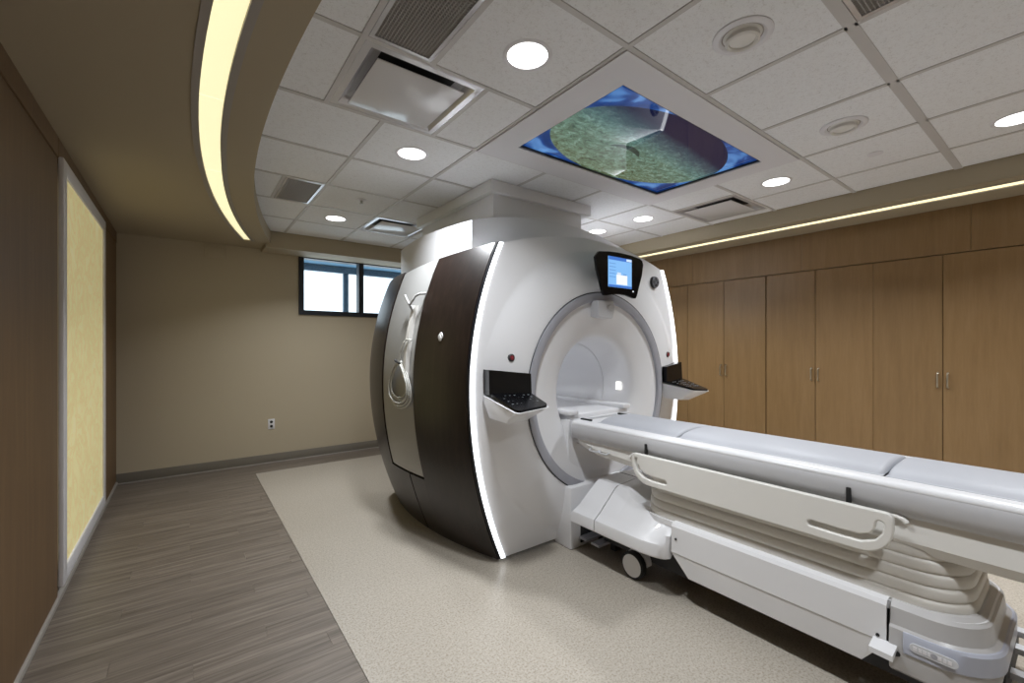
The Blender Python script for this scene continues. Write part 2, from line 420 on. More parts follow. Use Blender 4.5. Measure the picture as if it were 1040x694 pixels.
# window
wn = struct(thing('window_1', 'high window with a dark frame in the cream wall', None, (1.85, YB, WZ0)))
bm = bmesh.new()
for b in ((WX0, WX0+.058, WZ0, WZ1), (WX1-.058, WX1, WZ0, WZ1), (WX0+.058, WX1-.058, WZ0, WZ0+.058), (WX0+.058, WX1-.058, WZ1-.05, WZ1)): add_box(bm, b[0], b[1], YB-.02, YB+.10, b[2], b[3])
put('window_frame', fin(bm), 'frame', wn)
box('mullion', 1.822, 1.884, YB-.02, YB+.09, WZ0+.058, WZ1-.05, 'frame', wn)
gm = bpy.data.materials.new('window glass'); gm.use_nodes = True; t = NT(gm); t.t.nodes.remove(t.b)
gt = t.n('ShaderNodeBsdfTransparent'); gt.inputs[0].default_value = (.90,.95,.97,1); gg = t.n('ShaderNodeBsdfGlossy'); gg.inputs['Roughness'].default_value = .02
mxs = t.n('ShaderNodeMixShader'); mxs.inputs[0].default_value = .06; t.l(gt.outputs[0], mxs.inputs[1]); t.l(gg.outputs[0], mxs.inputs[2]); t.l(mxs.outputs[0], t.t.nodes['Material Output'].inputs[0])
M['glass'] = gm
for a, b in ((WX0+.058, 1.822), (1.884, WX1-.058)):
    box('pane', a, b, YB+.05, YB+.056, WZ0+.058, WZ1-.05, 'glass', wn)
# outside: canopy with its post
cp = thing('entrance_canopy', 'blue-grey steel canopy with a post outside the window', 'canopy', (2.12, 7.4, 0))
box('canopy_slab', -1.0, 6.0, 6.0, 7.5, 2.67, 2.80, 'blind', cp)
box('edge_beam', -1.0, 6.0, 7.36, 7.46, 2.565, 2.669, 'outside', cp, .005)
for x in (2.08, 4.4): box('post', x, x+.075, 7.37, 7.45, 0, 2.565, 'outside', cp, .004)

# ------------------------------------------------------------------ wall fittings
bp = thing('backlit_panel', 'tall glowing yellow resin panel in a white frame on the wood wall', 'light panel', (XL, 4.12, .07))
PY0, PY1, PZ0, PZ1 = 3.345, 4.90, .075, 2.40
fw = .085
box('frame_side', XL, XL+.022, PY0, PY0+fw, PZ0, PZ1, 'trimw', bp, .003); box('frame_side', XL, XL+.022, PY1-fw, PY1, PZ0, PZ1, 'trimw', bp, .003)
box('frame_bottom', XL, XL+.022, PY0+fw, PY1-fw, PZ0, PZ0+fw, 'trimw', bp, .003); box('frame_top', XL, XL+.022, PY0+fw, PY1-fw, PZ1-fw, PZ1, 'trimw', bp, .003)
box('resin_sheet', XL, XL+.012, PY0+fw, PY1-fw, PZ0+fw, PZ1-fw, 'resin', bp)
wo = thing('wall_outlet', 'small white electrical outlet low on the cream wall', 'outlet', (.807, YB, .455))
box('cover_plate', .772, .842, YB-.008, YB, .395, .515, 'trimw', wo, .003)
for z in (.43, .48): lathe('socket', [(.001, 0), (.016, 0), (.016, .004), (.001, .004)], (.807, YB-.012, z), 'rubber', wo, 'y', 16)
wu = thing('wall_unit', 'small off-white wall box high in the corner of the cream wall', 'wall box', (.265, YB, 2.36))
box('housing', .17, .36, YB-.018, YB, 2.345, 2.462, 'cream', wu, .005); box('front_plate', .185, .345, YB-.022, YB-.018, 2.36, 2.447, 'cream', wu, .003)

# ------------------------------------------------------------------ cabinets
def cabinet(yc, label):
    """unit of two tall doors centred on yc, .906 wide"""
    t = thing('wall_cabinet', label, 'cabinet', (XR, yc, 0), 'tall wooden cabinets along the wall')
    box('carcass', XR+.021, 5.565, yc-.452, yc+.452, .10, 2.125, 'cabinet', t)
    box('toe_kick', XR+.07, XR+.09, yc-.452, yc+.452, 0, .10, 'base', t)
    for s in (-1, 1):
        a, b = (yc-.4515, yc-.0025) if s < 0 else (yc+.0025, yc+.4515)
        me = boxme(.019, b-a, 2.02-.004, .0015); d = put('door', me, 'cabinet', t, (XR+.0105, (a+b)/2, .105+1.009))
        yh = yc+s*.03
        p = [(XR, yh, 1.035), (XR-.022, yh, 1.038), (XR-.027, yh, 1.047), (XR-.027, yh, 1.143), (XR-.022, yh, 1.152), (XR, yh, 1.155)]
        h = tube('handle', p, .006, 'chrome', d)
    return t
for i, (yc, lab) in enumerate(((3.46, 'tall wooden cabinet farthest along the wall, mostly behind the scanner'), (2.553, 'two-door wooden cabinet just right of the scanner'),
                               (1.64, 'two-door wooden cabinet in the middle of the wall behind the patient table'), (.735, 'two-door wooden cabinet at the right edge above the foot of the table'))):
    cabinet(yc, lab)
for a, b in ((YN, -.618), (-.616, .575), (.577, 1.759), (1.761, 2.942), (2.944, 4.102), (4.104, 5.42)):
    box('fascia_panel', XR, 5.57, a, b, 2.129, ZS-.001, 'cabinet', wall_right, .002, 1)
for a, b in ((YN, -.9), (-.894, .28)): box('wood_panel', XR+.005, 5.57, a, b, 0, 2.125, 'cabinet', wall_right, .002, 1)
box('wood_panel', XR+.005, 5.57, 3.916, 5.42, 0, 2.125, 'cabinet', wall_right, .002, 1)

# ------------------------------------------------------------------ ceiling fittings
def downlight(x, y, label):
    t = thing('downlight', label, 'ceiling light', (x, y, ZC), 'round recessed downlights')
    lathe('trim_ring', [(.088, .001), (.088, -.004), (.100, -.006), (.108, -.002), (.108, .001)], (x, y, ZC), 'trimw', t, n=40)
    lathe('lens', [(.0005, -.002), (.05, -.002), (.0885, -.001), (.0885, .001), (.0005, .001)], (x, y, ZC), 'lens', t, n=40)
    ld = bpy.data.lights.new('lamp', 'AREA'); ld.shape = 'DISK'; ld.size = .17; ld.energy = LAMP_W; ld.color = (.93, .965, 1); ld.spread = math.radians(125)
    lo = bpy.data.objects.new('lamp', ld); COL.objects.link(lo); lo.parent = t; lo.location = (0, 0, -.008)
for x, y, lab in ((1.188, 1.472, 'large bright round downlight left of the ceiling picture'), (1.188, 2.68, 'round downlight between the square diffuser and the scanner neck'),
                  (1.19, 4.50, 'round downlight near the window'), (3.635, 1.46, 'round downlight right of the ceiling picture'), (3.64, 2.68, 'round downlight beyond the ceiling picture above the display'),
                  (3.64, 3.28, 'smallest round downlight, half hidden behind the scanner top'), (3.69, .245, 'round downlight at the right edge near the long warm light slot'),
                  (1.188, -.33, 'downlight in the ceiling behind the viewer, by the curved soffit'), (3.612, -1.54, 'downlight in the ceiling behind the viewer, by the cabinets')):
    downlight(x, y, lab)
def diffuser(x0, y0, label, s=.604):
    x1, y1 = x0+s, y0+s; cx, cy = (x0+x1)/2, (y0+y1)/2
    t = thing('air_diffuser', label, 'air vent', (cx, cy, ZC), 'square plaque air diffusers')
    def sq(h, z): return [(cx-h, cy-h, z), (cx+h, cy-h, z), (cx+h, cy+h, z), (cx-h, cy+h, z)]
    h = s/2
    loft('frame', [sq(h-.012, ZC+.006), sq(h-.012, ZC-.003), sq(h-.045, ZC-.004), sq(h-.075, ZC+.03), sq(h-.12, ZC+.05)], 'diffmetal', t, caps=False, smooth=20)
    box('neck', cx-h+.1, cx+h-.1, cy-h+.1, cy+h-.1, ZC+.048, ZC+.056, 'void', t)
    box('plaque', cx-h+.085, cx+h-.085, cy-h+.085, cy+h-.085, ZC-.016, ZC-.010, 'plaque', t, .002)
diffuser(.581, 1.7755, 'large white square air diffuser next to the louvred return vent')
diffuser(1.492, 4.1885, 'square air diffuser reflecting blue daylight near the window')
diffuser(3.661, 1.7755, 'square air diffuser beside the ceiling picture near the warm light slot')
def grille(x0, x1, y0, y1, label, n, m='void', dens=True):
    t = thing('return_vent', label, 'air vent', ((x0+x1)/2, (y0+y1)/2, ZC), 'eggcrate return vents')
    box('backing', x0+.012, x1-.012, y0+.012, y1-.012, ZC+.03, ZC+.04, 'void2', t)
    bm = bmesh.new()
    for b in ((x0+.002, x0+.02, y0+.002, y1-.002), (x1-.02, x1-.002, y0+.002, y1-.002), (x0+.02, x1-.02, y0+.002, y0+.02), (x0+.02, x1-.02, y1-.02, y1-.002)): add_box(bm, b[0], b[1], b[2], b[3], ZC-.004, ZC+.02)
    put('frame', fin(bm), 'diffmetal', t)
    bm = bmesh.new(); p = .0135
    k = int((x1-x0-.04)/p)
    for i in range(1, k): xx = x0+.02+(x1-x0-.04)*i/k; add_box(bm, xx-.0012, xx+.0012, y0+.02, y1-.02, ZC-.001, ZC+.014)
    k = int((y1-y0-.04)/p)
    for i in range(1, k): yy = y0+.02+(y1-y0-.04)*i/k; add_box(bm, x0+.02, x1-.02, yy-.0012, yy+.0012, ZC-.001, ZC+.014)
    tag(put('eggcrate_core', fin(bm), 'core', t), kind='stuff')
grille(.592, .873, 1.185, 1.764, 'dark eggcrate return vent beside the large square diffuser', 0)
grille(.597, .873, 3.597, 4.176, 'grey return vent near the curved soffit, farther back', 0)
grille(1.503, 2.085, -.021, .5475, 'return vent at the top right edge of the ceiling', 0)
def speaker(x, y, label):
    t = thing('ceiling_speaker', label, 'speaker', (x, y, ZC), 'round ceiling speakers')
    lathe('bezel', [(.112, .0), (.112, -.006), (.104, -.010), (.088, -.011), (.080, -.006), (.076, .0)], (x, y, ZC), 'trimw', t, n=40)
    lathe('cone', [(.076, -.001), (.068, -.004), (.056, -.016), (.040, -.022), (.0005, -.024)], (x, y, ZC), 'offwhite', t, n=40)
    lathe('inner_ring', [(.062, -.004), (.064, -.026), (.056, -.032), (.050, -.026), (.050, -.016)], (x, y, ZC), 'offwhite', t, n=40)
    lathe('dark_gap', [(.079, -.002), (.066, -.003)], (x, y, ZC), 'trimgrey', t, n=40)
speaker(1.81, .853, 'round white ceiling speaker nearest the viewer'); speaker(3.015, .855, 'round white ceiling speaker nearer the cabinets')
for x, y, lab in ((3.62, .855, 'small flat round sprinkler cover near the cabinet soffit'), (1.216, 3.79, 'small round sprinkler head between two downlights on the left')):
    s = thing('sprinkler', lab, 'sprinkler', (x, y, ZC))
    lathe('escutcheon', [(.042, 0), (.042, -.004), (.030, -.008), (.0005, -.009)], (x, y, ZC), 'trimw', s, n=28)
    if y > 2:
        lathe('nozzle', [(.012, -.008), (.010, -.03), (.018, -.034), (.018, -.037), (.0005, -.038)], (x, y, ZC), 'metal', s, n=16)
# ceiling picture
cpx, cpy = 2.40, 1.762
cpn = thing('ceiling_picture', 'glossy blue undersea picture panel set in a white ceiling frame', 'picture', (cpx, cpy, ZC))
x0, x1, y0, y1 = 1.497, 3.303, 1.182, 2.372; a0, a1, b0, b1 = 1.677, 3.130, 1.348, 2.172
for nm, bx_ in (('frame_side', (x0, a0, y0, y1)), ('frame_side', (a1, x1, y0, y1)), ('frame_end', (a0, a1, y0, b0)), ('frame_end', (a0, a1, b1, y1))):
    box(nm, *bx_, ZC-.012, ZC+.02, 'trimw', cpn)
box('picture_sheet', a0-cpx, a1-cpx, b0-cpy, b1-cpy, -.003, .002, 'sea', cpn, loc=(cpx, cpy, ZC+.010))
for nm, bx_ in (('inner_edge', (a0, a0+.012, b0, b1)), ('inner_edge', (a1-.012, a1, b0, b1)), ('inner_edge', (a0+.012, a1-.012, b0, b0+.012)), ('inner_edge', (a0+.012, a1-.012, b1-.012, b1))): box(nm, *bx_, ZC-.004, ZC+.006, 'frame', cpn)

# ------------------------------------------------------------------ scanner
xc = 2.46; zi = 1.045
mri = thing('mri_scanner', 'large white and dark wood MRI scanner with glowing white edge strips', 'mri scanner', (xc, 3.1, 0))
def wz(z):
    return 1.105-.245*((z-1.1)/1.1)**2 if z <= 1.1 else 1.105-.22*((z-1.1)/.94)**2
def ws(y, z, off=0): return wz(z)+.15*(1-((y-3.12)/.87)**2)+off
def arch(dx, hw, lo, hi): return lo+(hi-lo)*(1-(dx/hw)**2)
SW = .046                                                   # strip width
def outline(inset, zlo, ztop, rise, n=34):
    """closed outline (dx, z) around the front: right side up, arch, left side down, bottom"""
    R = []
    for i in range(n+1):
        z = zlo+(ztop-zlo)*i/n; R.append((wz(z)-inset, z))
    hw = R[-1][0]; A = [(hw*math.cos(PI*0+PI*k/24) if False else hw*(1-2*k/24), 0) for k in range(1, 24)]
    A = [(d, arch(d, hw, ztop, ztop+rise)) for d, _ in A]
    Lf = [(-d, z) for d, z in R[::-1]]
    Bt = [(-R[0][0]+2*R[0][0]*k/16, zlo) for k in range(1, 16)]
    return R+A+Lf+Bt
def radial(name, inset, zlo, ztop, rise, r0, yfun, m, flip, thick=.02):
    O = outline(inset, zlo, ztop, rise); bm = bmesh.new(); rows = []
    K = 18
    for (dx, z) in O:
        dz = z-zi; R = math.hypot(dx, dz); row = []
        rad = [r0+(min(1.025, R-.012)-r0)*k/10 for k in range(11)]
        e = R-rad[-1]; rad += [rad[-1]+e*f for f in (.1, .4, .7, 1)]
        for k, r in enumerate(rad): row.append(bm.verts.new((xc+dx/R*r, yfun(r, R, k), zi+dz/R*r)))
        rows.append(row)
    n = len(rows)
    for i in range(n):
        a, b = rows[i], rows[(i+1) % n]
        for k in range(len(a)-1): bm.faces.new((a[k], b[k], b[k+1], a[k+1]))
    bmesh.ops.recalc_face_normals(bm, faces=bm.faces)
    bmesh.ops.solidify(bm, geom=bm.faces[:], thickness=thick)
    return put(name, fin(bm, 20), m, mri)
def yfront(r, R, k):
    if k <= 10: q = (r-.70)/.33; return 2.158+.075*max(0, q)**2
    q = (k-10)/4; base = 2.158+.075*min(1, max(0, (min(1.025, R-.012)-.70)/.33))**2
    return base+(2.25-base)*min(1, (.12, .42, .72, 1)[k-11])
radial('front_cover', SW+.002, .03, 2.035, .135, .7215, yfront, 'white', False, -.02)
radial('rear_cover', .03, .03, 2.0, .10, .42, lambda r, R, k: 3.955 if k < 11 else 3.955-.02*(k-10)/4, 'white_side', True)
lathe('trim_ring', [(.655, 2.160), (.660, 2.149), (.690, 2.141), (.718, 2.150), (.722, 2.165), (.700, 2.20), (.655, 2.20)], (xc, 0, zi), 'midgrey', mri, 'y', 128, True)
lathe('ring_seam', [(.7205, 2.1545), (.7275, 2.1545)], (xc, 0, zi), 'darkgap', mri, 'y', 128)
lathe('bore_funnel', [(.668, 2.168), (.62, 2.170), (.55, 2.178), (.49, 2.190), (.44, 2.205), (.412, 2.222), (.397, 2.245), (.386, 2.285), (.368, 2.36), (.356, 2.47), (.352, 2.472), (.352, 2.6)], (xc, 0, zi), 'white', mri, 'y', 128)
lathe('bore_tube', [(.350, 2.475), (.350, 3.2), (.352, 3.75), (.37, 3.85), (.43, 3.96)], (xc, 0, zi), 'white', mri, 'y', 96)
box('bore_fill_strip', xc-.318, xc-.308, 2.60, 3.6, zi+.02, zi+.14, 'ledstrip', mri)  # added glowing strip, hidden behind the bore lip, to brighten the tube wall
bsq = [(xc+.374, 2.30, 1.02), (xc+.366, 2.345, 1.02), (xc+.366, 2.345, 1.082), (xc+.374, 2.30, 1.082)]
loft('bore_reflection_patch', [bsq, [(a-.004, b-.001, c) for a, b, c in bsq]], 'boreglint', mri)  # glowing square stands in for a bright reflection on the glossy bore
for s in (-1, 1):
    secs = []
    for i in range(49):
        z = .03+(2.035-.03)*i/48; w = wz(z)
        secs.append([(xc+s*(w-.011), 2.262, z), (xc+s*(w-.011), 2.246, z), (xc+s*(w-.014), 2.242, z), (xc+s*(w-SW+.004), 2.240, z), (xc+s*(w-SW), 2.246, z), (xc+s*(w-SW), 2.262, z)])
    loft('light_strip', secs, 'ledstrip', mri, smooth=40)
    loft('edge_trim', [[(xc+s*wz(z), 2.263, z), (xc+s*wz(z), 2.248, z), (xc+s*(wz(z)-.010), 2.245, z), (xc+s*(wz(z)-.010), 2.263, z)] for z in [.03+2.005*i/48 for i in range(49)]], 'frame', mri, smooth=40)
def side_patch(bm, s, y0, y1, z0, z1, off, th=.03, nu=10, nv=40, ztop=None):
    def P(u, v, o):
        yy = y0+(y1-y0)*u; zt = z1 if ztop is None else ztop(yy); zz = z0+(zt-z0)*v
        return Vector((xc+s*ws(yy, zz, o), yy, zz))
    for o, in ((off,), (off-th,)):
        pass
    g = [[[bm.verts.new(P(i/nu, j/nv, o)) for j in range(nv+1)] for i in range(nu+1)] for o in (off, off-th)]
    for q in (0, 1):
        for i in range(nu):
            for j in range(nv): bm.faces.new((g[q][i][j], g[q][i+1][j], g[q][i+1][j+1], g[q][i][j+1]))
    for i in range(nu):
        for j in (0, nv): bm.faces.new((g[0][i][j], g[0][i+1][j], g[1][i+1][j], g[1][i][j]))
    for j in range(nv):
        for i in (0, nu): bm.faces.new((g[0][i][j], g[0][i][j+1], g[1][i][j+1], g[1][i][j]))
def zt_f(yy): return 2.035-.055*(yy-2.265)/.6
for s in (-1, 1):
    bm = bmesh.new(); side_patch(bm, s, 2.264, 2.758, .02, 2.03, 0, ztop=zt_f); side_patch(bm, s, 2.7585, 2.952, .02, .455, 0, nu=4, nv=10)
    tag(put('side_panel', fin(bm, 30), 'walnut', mri), 'dark wood-look curved panel behind the glowing strip')
    bm = bmesh.new(); side_patch(bm, s, 2.772, 3.268, .470, 2.0, -.006, ztop=lambda yy: zt_f(yy)+.005)
    tag(put('side_panel', fin(bm, 30), 'champagne', mri), 'pale grey curved panel between the dark panels')
    bm = bmesh.new(); side_patch(bm, s, 2.966, 3.94, .02, .455, 0, nu=12, nv=10); side_patch(bm, s, 3.284, 3.94, .4555, 1.96, 0)
    tag(put('side_panel', fin(bm, 30), 'walnut', mri), 'dark rear side panel reaching the floor')
    bm = bmesh.new(); side_patch(bm, s, 2.268, 3.93, .03, 1.95, -.034, .01, 14, 24); put('inner_shell', fin(bm, 30), 'darkgap', mri)
# top: shelf behind the front edge, cap, neck, ceiling flange
loft('top_shelf', [[(xc+d*.86/12, yy, arch(d*.86/12, .86, 2.03-dz, 2.155-dz)) for d in range(-12, 13)] for yy, dz in ((2.255, 0), (2.64, .02))], 'white', mri, closed=False, caps=False, thick=.01)
def capsec(yy):
    hw = .845+.075*(1-((yy-3.25)/.64)**2); top = 2.265
    q = max(0, (yy-3.2)/.65); hi = 2.385
    pts = [(xc+d*hw/14, yy, arch(d*hw/14, hw, top, hi)) for d in range(-14, 15)]
    return pts+[(xc+hw, yy, 1.95), (xc-hw, yy, 1.95)]
loft('top_cap', [capsec(2.62+1.26*i/14) for i in range(15)], 'white', mri, smooth=30)
box('neck', 1.885, 2.84, 2.75, 4.0, 2.28, 2.56, 'white_side', mri, .006)
bm = bmesh.new(); add_box(bm, 1.838, 2.925, 2.71, 4.04, 2.545, ZC-.004, .004)
put('ceiling_flange', fin(bm, 30), 'white_side', mri)
box('flange_gasket', 1.85, 2.91, 2.722, 4.03, ZC-.004, ZC-.001, 'rubber', mri)
box('neck_collar', 1.80, 2.92, 2.68, 3.9, 2.27, 2.345, 'white', mri, .02, 3)
# display
dsp_out = [(-.243, 2.005), (-.225, 2.025), (-.12, 2.038), (0, 2.042), (.12, 2.038), (.225, 2.025), (.25, 2.012), (.262, 1.985), (.245, 1.90), (.185, 1.745), (.172, 1.728), (.15, 1.727), (.07, 1.742), (0, 1.746), (-.07, 1.742), (-.15, 1.727), (-.172, 1.728), (-.185, 1.745), (-.245, 1.90), (-.262, 1.985)]
dsp_out = dsp_out[1:]
DY = 2.02; xd = xc+.028
dsp = plate('display', [[(xd+a, z) for a, z in dsp_out]], .022, .003, MX((1,0,0), (0,0,1), (0,-1,0), (0, DY+.013, 0)), 'black', mri)
box('display_mount', xd-.09, xd+.09, DY+.022, 2.2, 1.79, 1.97, 'white', mri, .02)
def emat(name, c, s=1.0): M[name] = mat(name, (.02,.02,.02), .2, emit=c, es=s); return name
emat('ui_blue', (.045,.16,.55)); emat('ui_pale', (.22,.48,.86)); emat('ui_panel', (.60,.72,.88)); emat('ui_line', (.12,.30,.66)); emat('ui_white', (.85,.88,.92))
sx0, sx1, sz0, sz1 = xd-.135, xd+.118, 1.792, 2.005
scr = box('screen', sx0, sx1, DY-.002, DY+.003, sz0, sz1, 'ui_pale', dsp)
def ui(nm, u0, u1, v0, v1, m, d=.0028): box(nm, sx0+(sx1-sx0)*u0, sx0+(sx1-sx0)*u1, DY-d, DY-.002, sz0+(sz1-sz0)*v0, sz0+(sz1-sz0)*v1, m, dsp)
ui('title_bar', 0, 1, .89, 1, 'ui_blue'); ui('title_tab', .76, .99, .905, .985, 'ui_panel', .0032); ui('task_bar', 0, 1, 0, .07, 'ui_blue')
for k in range(5): ui('menu_row', .03, .30, .76-.11*k, .785-.11*k, 'ui_line')
ui('dialog', .33, .80, .10, .42, 'ui_white'); ui('dialog_head', .36, .52, .42, .50, 'ui_panel'); ui('dialog_head', .62, .76, .43, .47, 'ui_line')
lathe('status_lamp', [(.0005, -.004), (.005, -.003), (.006, 0)], (xd+.135, DY-.001, 1.775), 'ui_white', dsp, 'y', 12)
# badge, call buttons, camera pod
def badge(x, z):
    b = lathe('badge', [(.0005, -.010), (.040, -.010), (.046, -.008), (.050, 0), (.050, .02)], (x, 2.223, z), 'darkgap', mri, 'y', 40)
    lathe('badge_ring', [(.041, -.0105), (.043, -.0125), (.046, -.0095)], (x, 2.223, z), 'midgrey', b, 'y', 40, True)
    for k in range(4):
        a = PI/4+k*PI/2
        p = [(x+math.cos(a+t_)*.034*(1-.25*abs(t_)), 2.2115, z+math.sin(a+t_)*.034*(1-.25*abs(t_))) for t_ in (-.5, -.25, 0, .25, .5)]
        tube('badge_swirl', p, .0018, 'midgrey', b, 6)
    p = []
    for k in range(22): a = k/21*PI*1.7+.4; p.append((x-.009+math.cos(a)*.010, 2.2115, z+math.sin(a)*.013))
    tube('badge_letter', p+[(x-.008, 2.2115, z-.001)], .0018, 'midgrey', b, 6)
    tube('badge_letter', [(x+.018, 2.2115, z+.010), (x+.010, 2.2115, z+.013), (x+.004, 2.2115, z+.007), (x+.007, 2.2115, z+.001), (x+.012, 2.2115, z), (x+.006, 2.2115, z-.003), (x+.004, 2.2115, z-.009), (x+.010, 2.2115, z-.013), (x+.018, 2.2115, z-.009)], .0018, 'midgrey', b, 6)
badge(3.18, 1.915)
for s in (-1, 1):
    bx_ = xc+s*.832
    b = lathe('call_button', [(.0005, -.010), (.012, -.010), (.014, -.007), (.014, .01)], (bx_, 2.177, 1.303), 'red', mri, 'y', 24)
    lathe('button_ring', [(.0145, .008), (.0145, -.006), (.019, -.008), (.0235, -.004), (.024, .01)], (bx_, 2.177, 1.303), 'darkgap', b, 'y', 24)
pod = plate('camera_pod', [[(xc-.125, 1.700), (xc-.118, 1.592), (xc-.112, 1.586), (xc-.04, 1.578), (xc+.02, 1.574), (xc+.035, 1.580), (xc+.05, 1.62), (xc+.055, 1.66), (xc+.045, 1.704)]], .12, .008, MX((1,0,0), (0,0,1), (0,-1,0), (0, 2.158, 0)), 'ltgrey', mri)
lathe('pod_lens', [(.0005, -.006), (.026, -.006), (.034, 0), (.034, .012)], (xc+.005, 2.096, 1.645), 'ltgrey', pod, 'y', 24)
# control trays
def tray(s):
    def p(x, y_, z): return (xc+s*(xc-x), y_, z)          # x given for the left tray
    BL, BR, FR, FL = (1.445, 2.155, 1.090), (1.735, 2.125, 1.080), (1.690, 1.90, 1.030), (1.462, 1.90, 1.012)
    up = Vector((0, 0, .0))
    def rnd(loop, r=.02, n=4):
        out = []; k = len(loop)
        for i in range(k):
            a, b, c = Vector(loop[i-1]), Vector(loop[i]), Vector(loop[(i+1) % k])
            u = b+(a-b).normalized()*r; v = b+(c-b).normalized()*r
            for q in range(n+1): t_ = q/n; out.append((u*(1-t_)**2+b*2*t_*(1-t_)+v*t_**2))
        return out
    top = rnd([BL, BR, FR, FL], .03)
    body_t = [q+Vector((0, 0, -.010)) for q in rnd([(1.432, 2.215, 1.090), (1.748, 2.18, 1.080), (1.698, 1.893, 1.030), (1.454, 1.893, 1.012)], .03)]
    body_m = [q for q in rnd([(1.437, 2.215, 1.035), (1.738, 2.18, 1.035), (1.683, 1.92, 1.000), (1.467, 1.92, .985)], .03)]
    body_b = [q for q in rnd([(1.475, 2.215, .940), (1.705, 2.18, .940), (1.660, 2.045, .930), (1.505, 2.045, .920)], .025)]
    tr = loft('control_tray', [[p(*q) for q in r_] for r_ in (body_b, body_m, body_t)], 'white', mri, smooth=40)
    loft('keypad', [[p(q.x, q.y, q.z+dz) for q in top] for dz in (-.008, .006)], 'black', tr, smooth=30)
    bk = [(1.445, 2.150, 1.082), (1.735, 2.108, 1.074), (1.733, 2.112, 1.203), (1.446, 2.158, 1.234)]
    loft('back_screen', [[p(a, b_, c) for a, b_, c in bk], [p(a, b_+.06, c) for a, b_, c in bk]], 'black', tr, bev=.003)
    bm = bmesh.new()
    for r_ in range(4):
        for c_ in range(7):
            if (r_*3+c_*5) % 4 == 0: continue
            u, v = .14+c_*.12, .20+r_*.16
            pt = (Vector(BL)*(1-u)+Vector(BR)*u)*(1-v)+(Vector(FL)*(1-u)+Vector(FR)*u)*v
            q = p(pt.x, pt.y, pt.z+.0068); add_box(bm, q[0]-.005, q[0]+.005, q[1]-.0035, q[1]+.0035, q[2]-.002, q[2]+.0012)
    tag(put('key_legends', fin(bm), 'key', tr), kind='stuff')
tray(-1); tray(1)
# bracket on the pale side panel, tag on the dark one
def sidep(yy, zz, off): return Vector((xc-ws(yy, zz, off), yy, zz))
secs = []
for i in range(13):
    z = 1.16+.50*i/12; secs.append([sidep(2.845+dy, z, o) for dy, o in ((-.022, -.006), (.022, -.006), (.018, .022), (-.018, .022))])
br = loft('hose_bracket', secs, 'offwhite', mri, smooth=30)
tube('bracket_hook', [sidep(2.845, 1.62, .015), sidep(2.85, 1.66, .05), sidep(2.80, 1.72, .055), sidep(2.77, 1.735, .045), sidep(2.77, 1.74, .0)], .009, 'champagne', br, 10)
tube('bracket_hook', [sidep(2.845, 1.63, .015), sidep(2.88, 1.68, .05), sidep(2.93, 1.735, .065)], .009, 'champagne', br, 10)
bm = bmesh.new(); tp = sidep(2.505, 1.424, .001)
for dy, dz in ((0, 0), (.007, .010), (-.010, .016), (-.004, .024)):
    q = sidep(2.505+dy, 1.424+dz, .001); add_lathe(bm, [(.0005, -.006), (.016, -.005), (.018, 0)], q, 'x', 14)
put('panel_tag', fin(bm, 40), 'paper', mri)
# coiled hose hung on the side
hz = thing('coiled_hose', 'clear hose coiled and hung on the pale panel of the scanner', 'hose', tuple(sidep(2.93, .93, .0)))
bm = bmesh.new()
for k in range(5):
    pts = []; ry = .150-.011*k; rz = .165-.012*k
    for i in range(28):
        a = 2*PI*i/28; yy = 2.925+ry*math.cos(a)*(1-.38*math.sin(a)); zz = 1.105+rz*math.sin(a)+.006*k
        pts.append(sidep(yy, zz, .012+.008*(k % 3)))
    add_tube(bm, pts, .0062, 7, True)
put('hose_loops', fin(bm, 60), 'coil', hz)
tube('hose_tail', [sidep(2.90, 1.26, .03), sidep(2.885, 1.33, .035), sidep(2.86, 1.40, .035), sidep(2.825, 1.42, .03), sidep(2.80, 1.415, .01)], .006, 'coil', hz)
tube('hose_clip', [sidep(2.96, 1.275, .03), sidep(2.93, 1.27, .04), sidep(2.89, 1.255, .03)], .009, 'darkgap', hz)
# bore bridge and dock
box('bore_bridge', xc-.30, xc+.345, 2.20, 3.9, .80, .895, 'white', mri, .015, 3)
for s in (-1, 1): box('bridge_rail', xc+s*.285-.045, xc+s*.285+.045, 2.17, 3.88, .89, .925, 'white', mri, .01)
loft('dock_column', [[(xc-.36, 2.24, z), (xc+.36, 2.24, z), (xc+.36-i_, 2.175, z), (xc-.36+i_, 2.175, z)] for z, i_ in ((.46, .02), (.80, .02), (.86, .03))], 'white', mri, bev=.01)
box('dock_foot', xc-.39, xc+.39, 2.10, 2.27, .0, .42, 'white', mri, .015)
box('dock_cavity', xc-.30, xc+.30, 2.095, 2.11, .03, .22, 'darkgap', mri, .005)

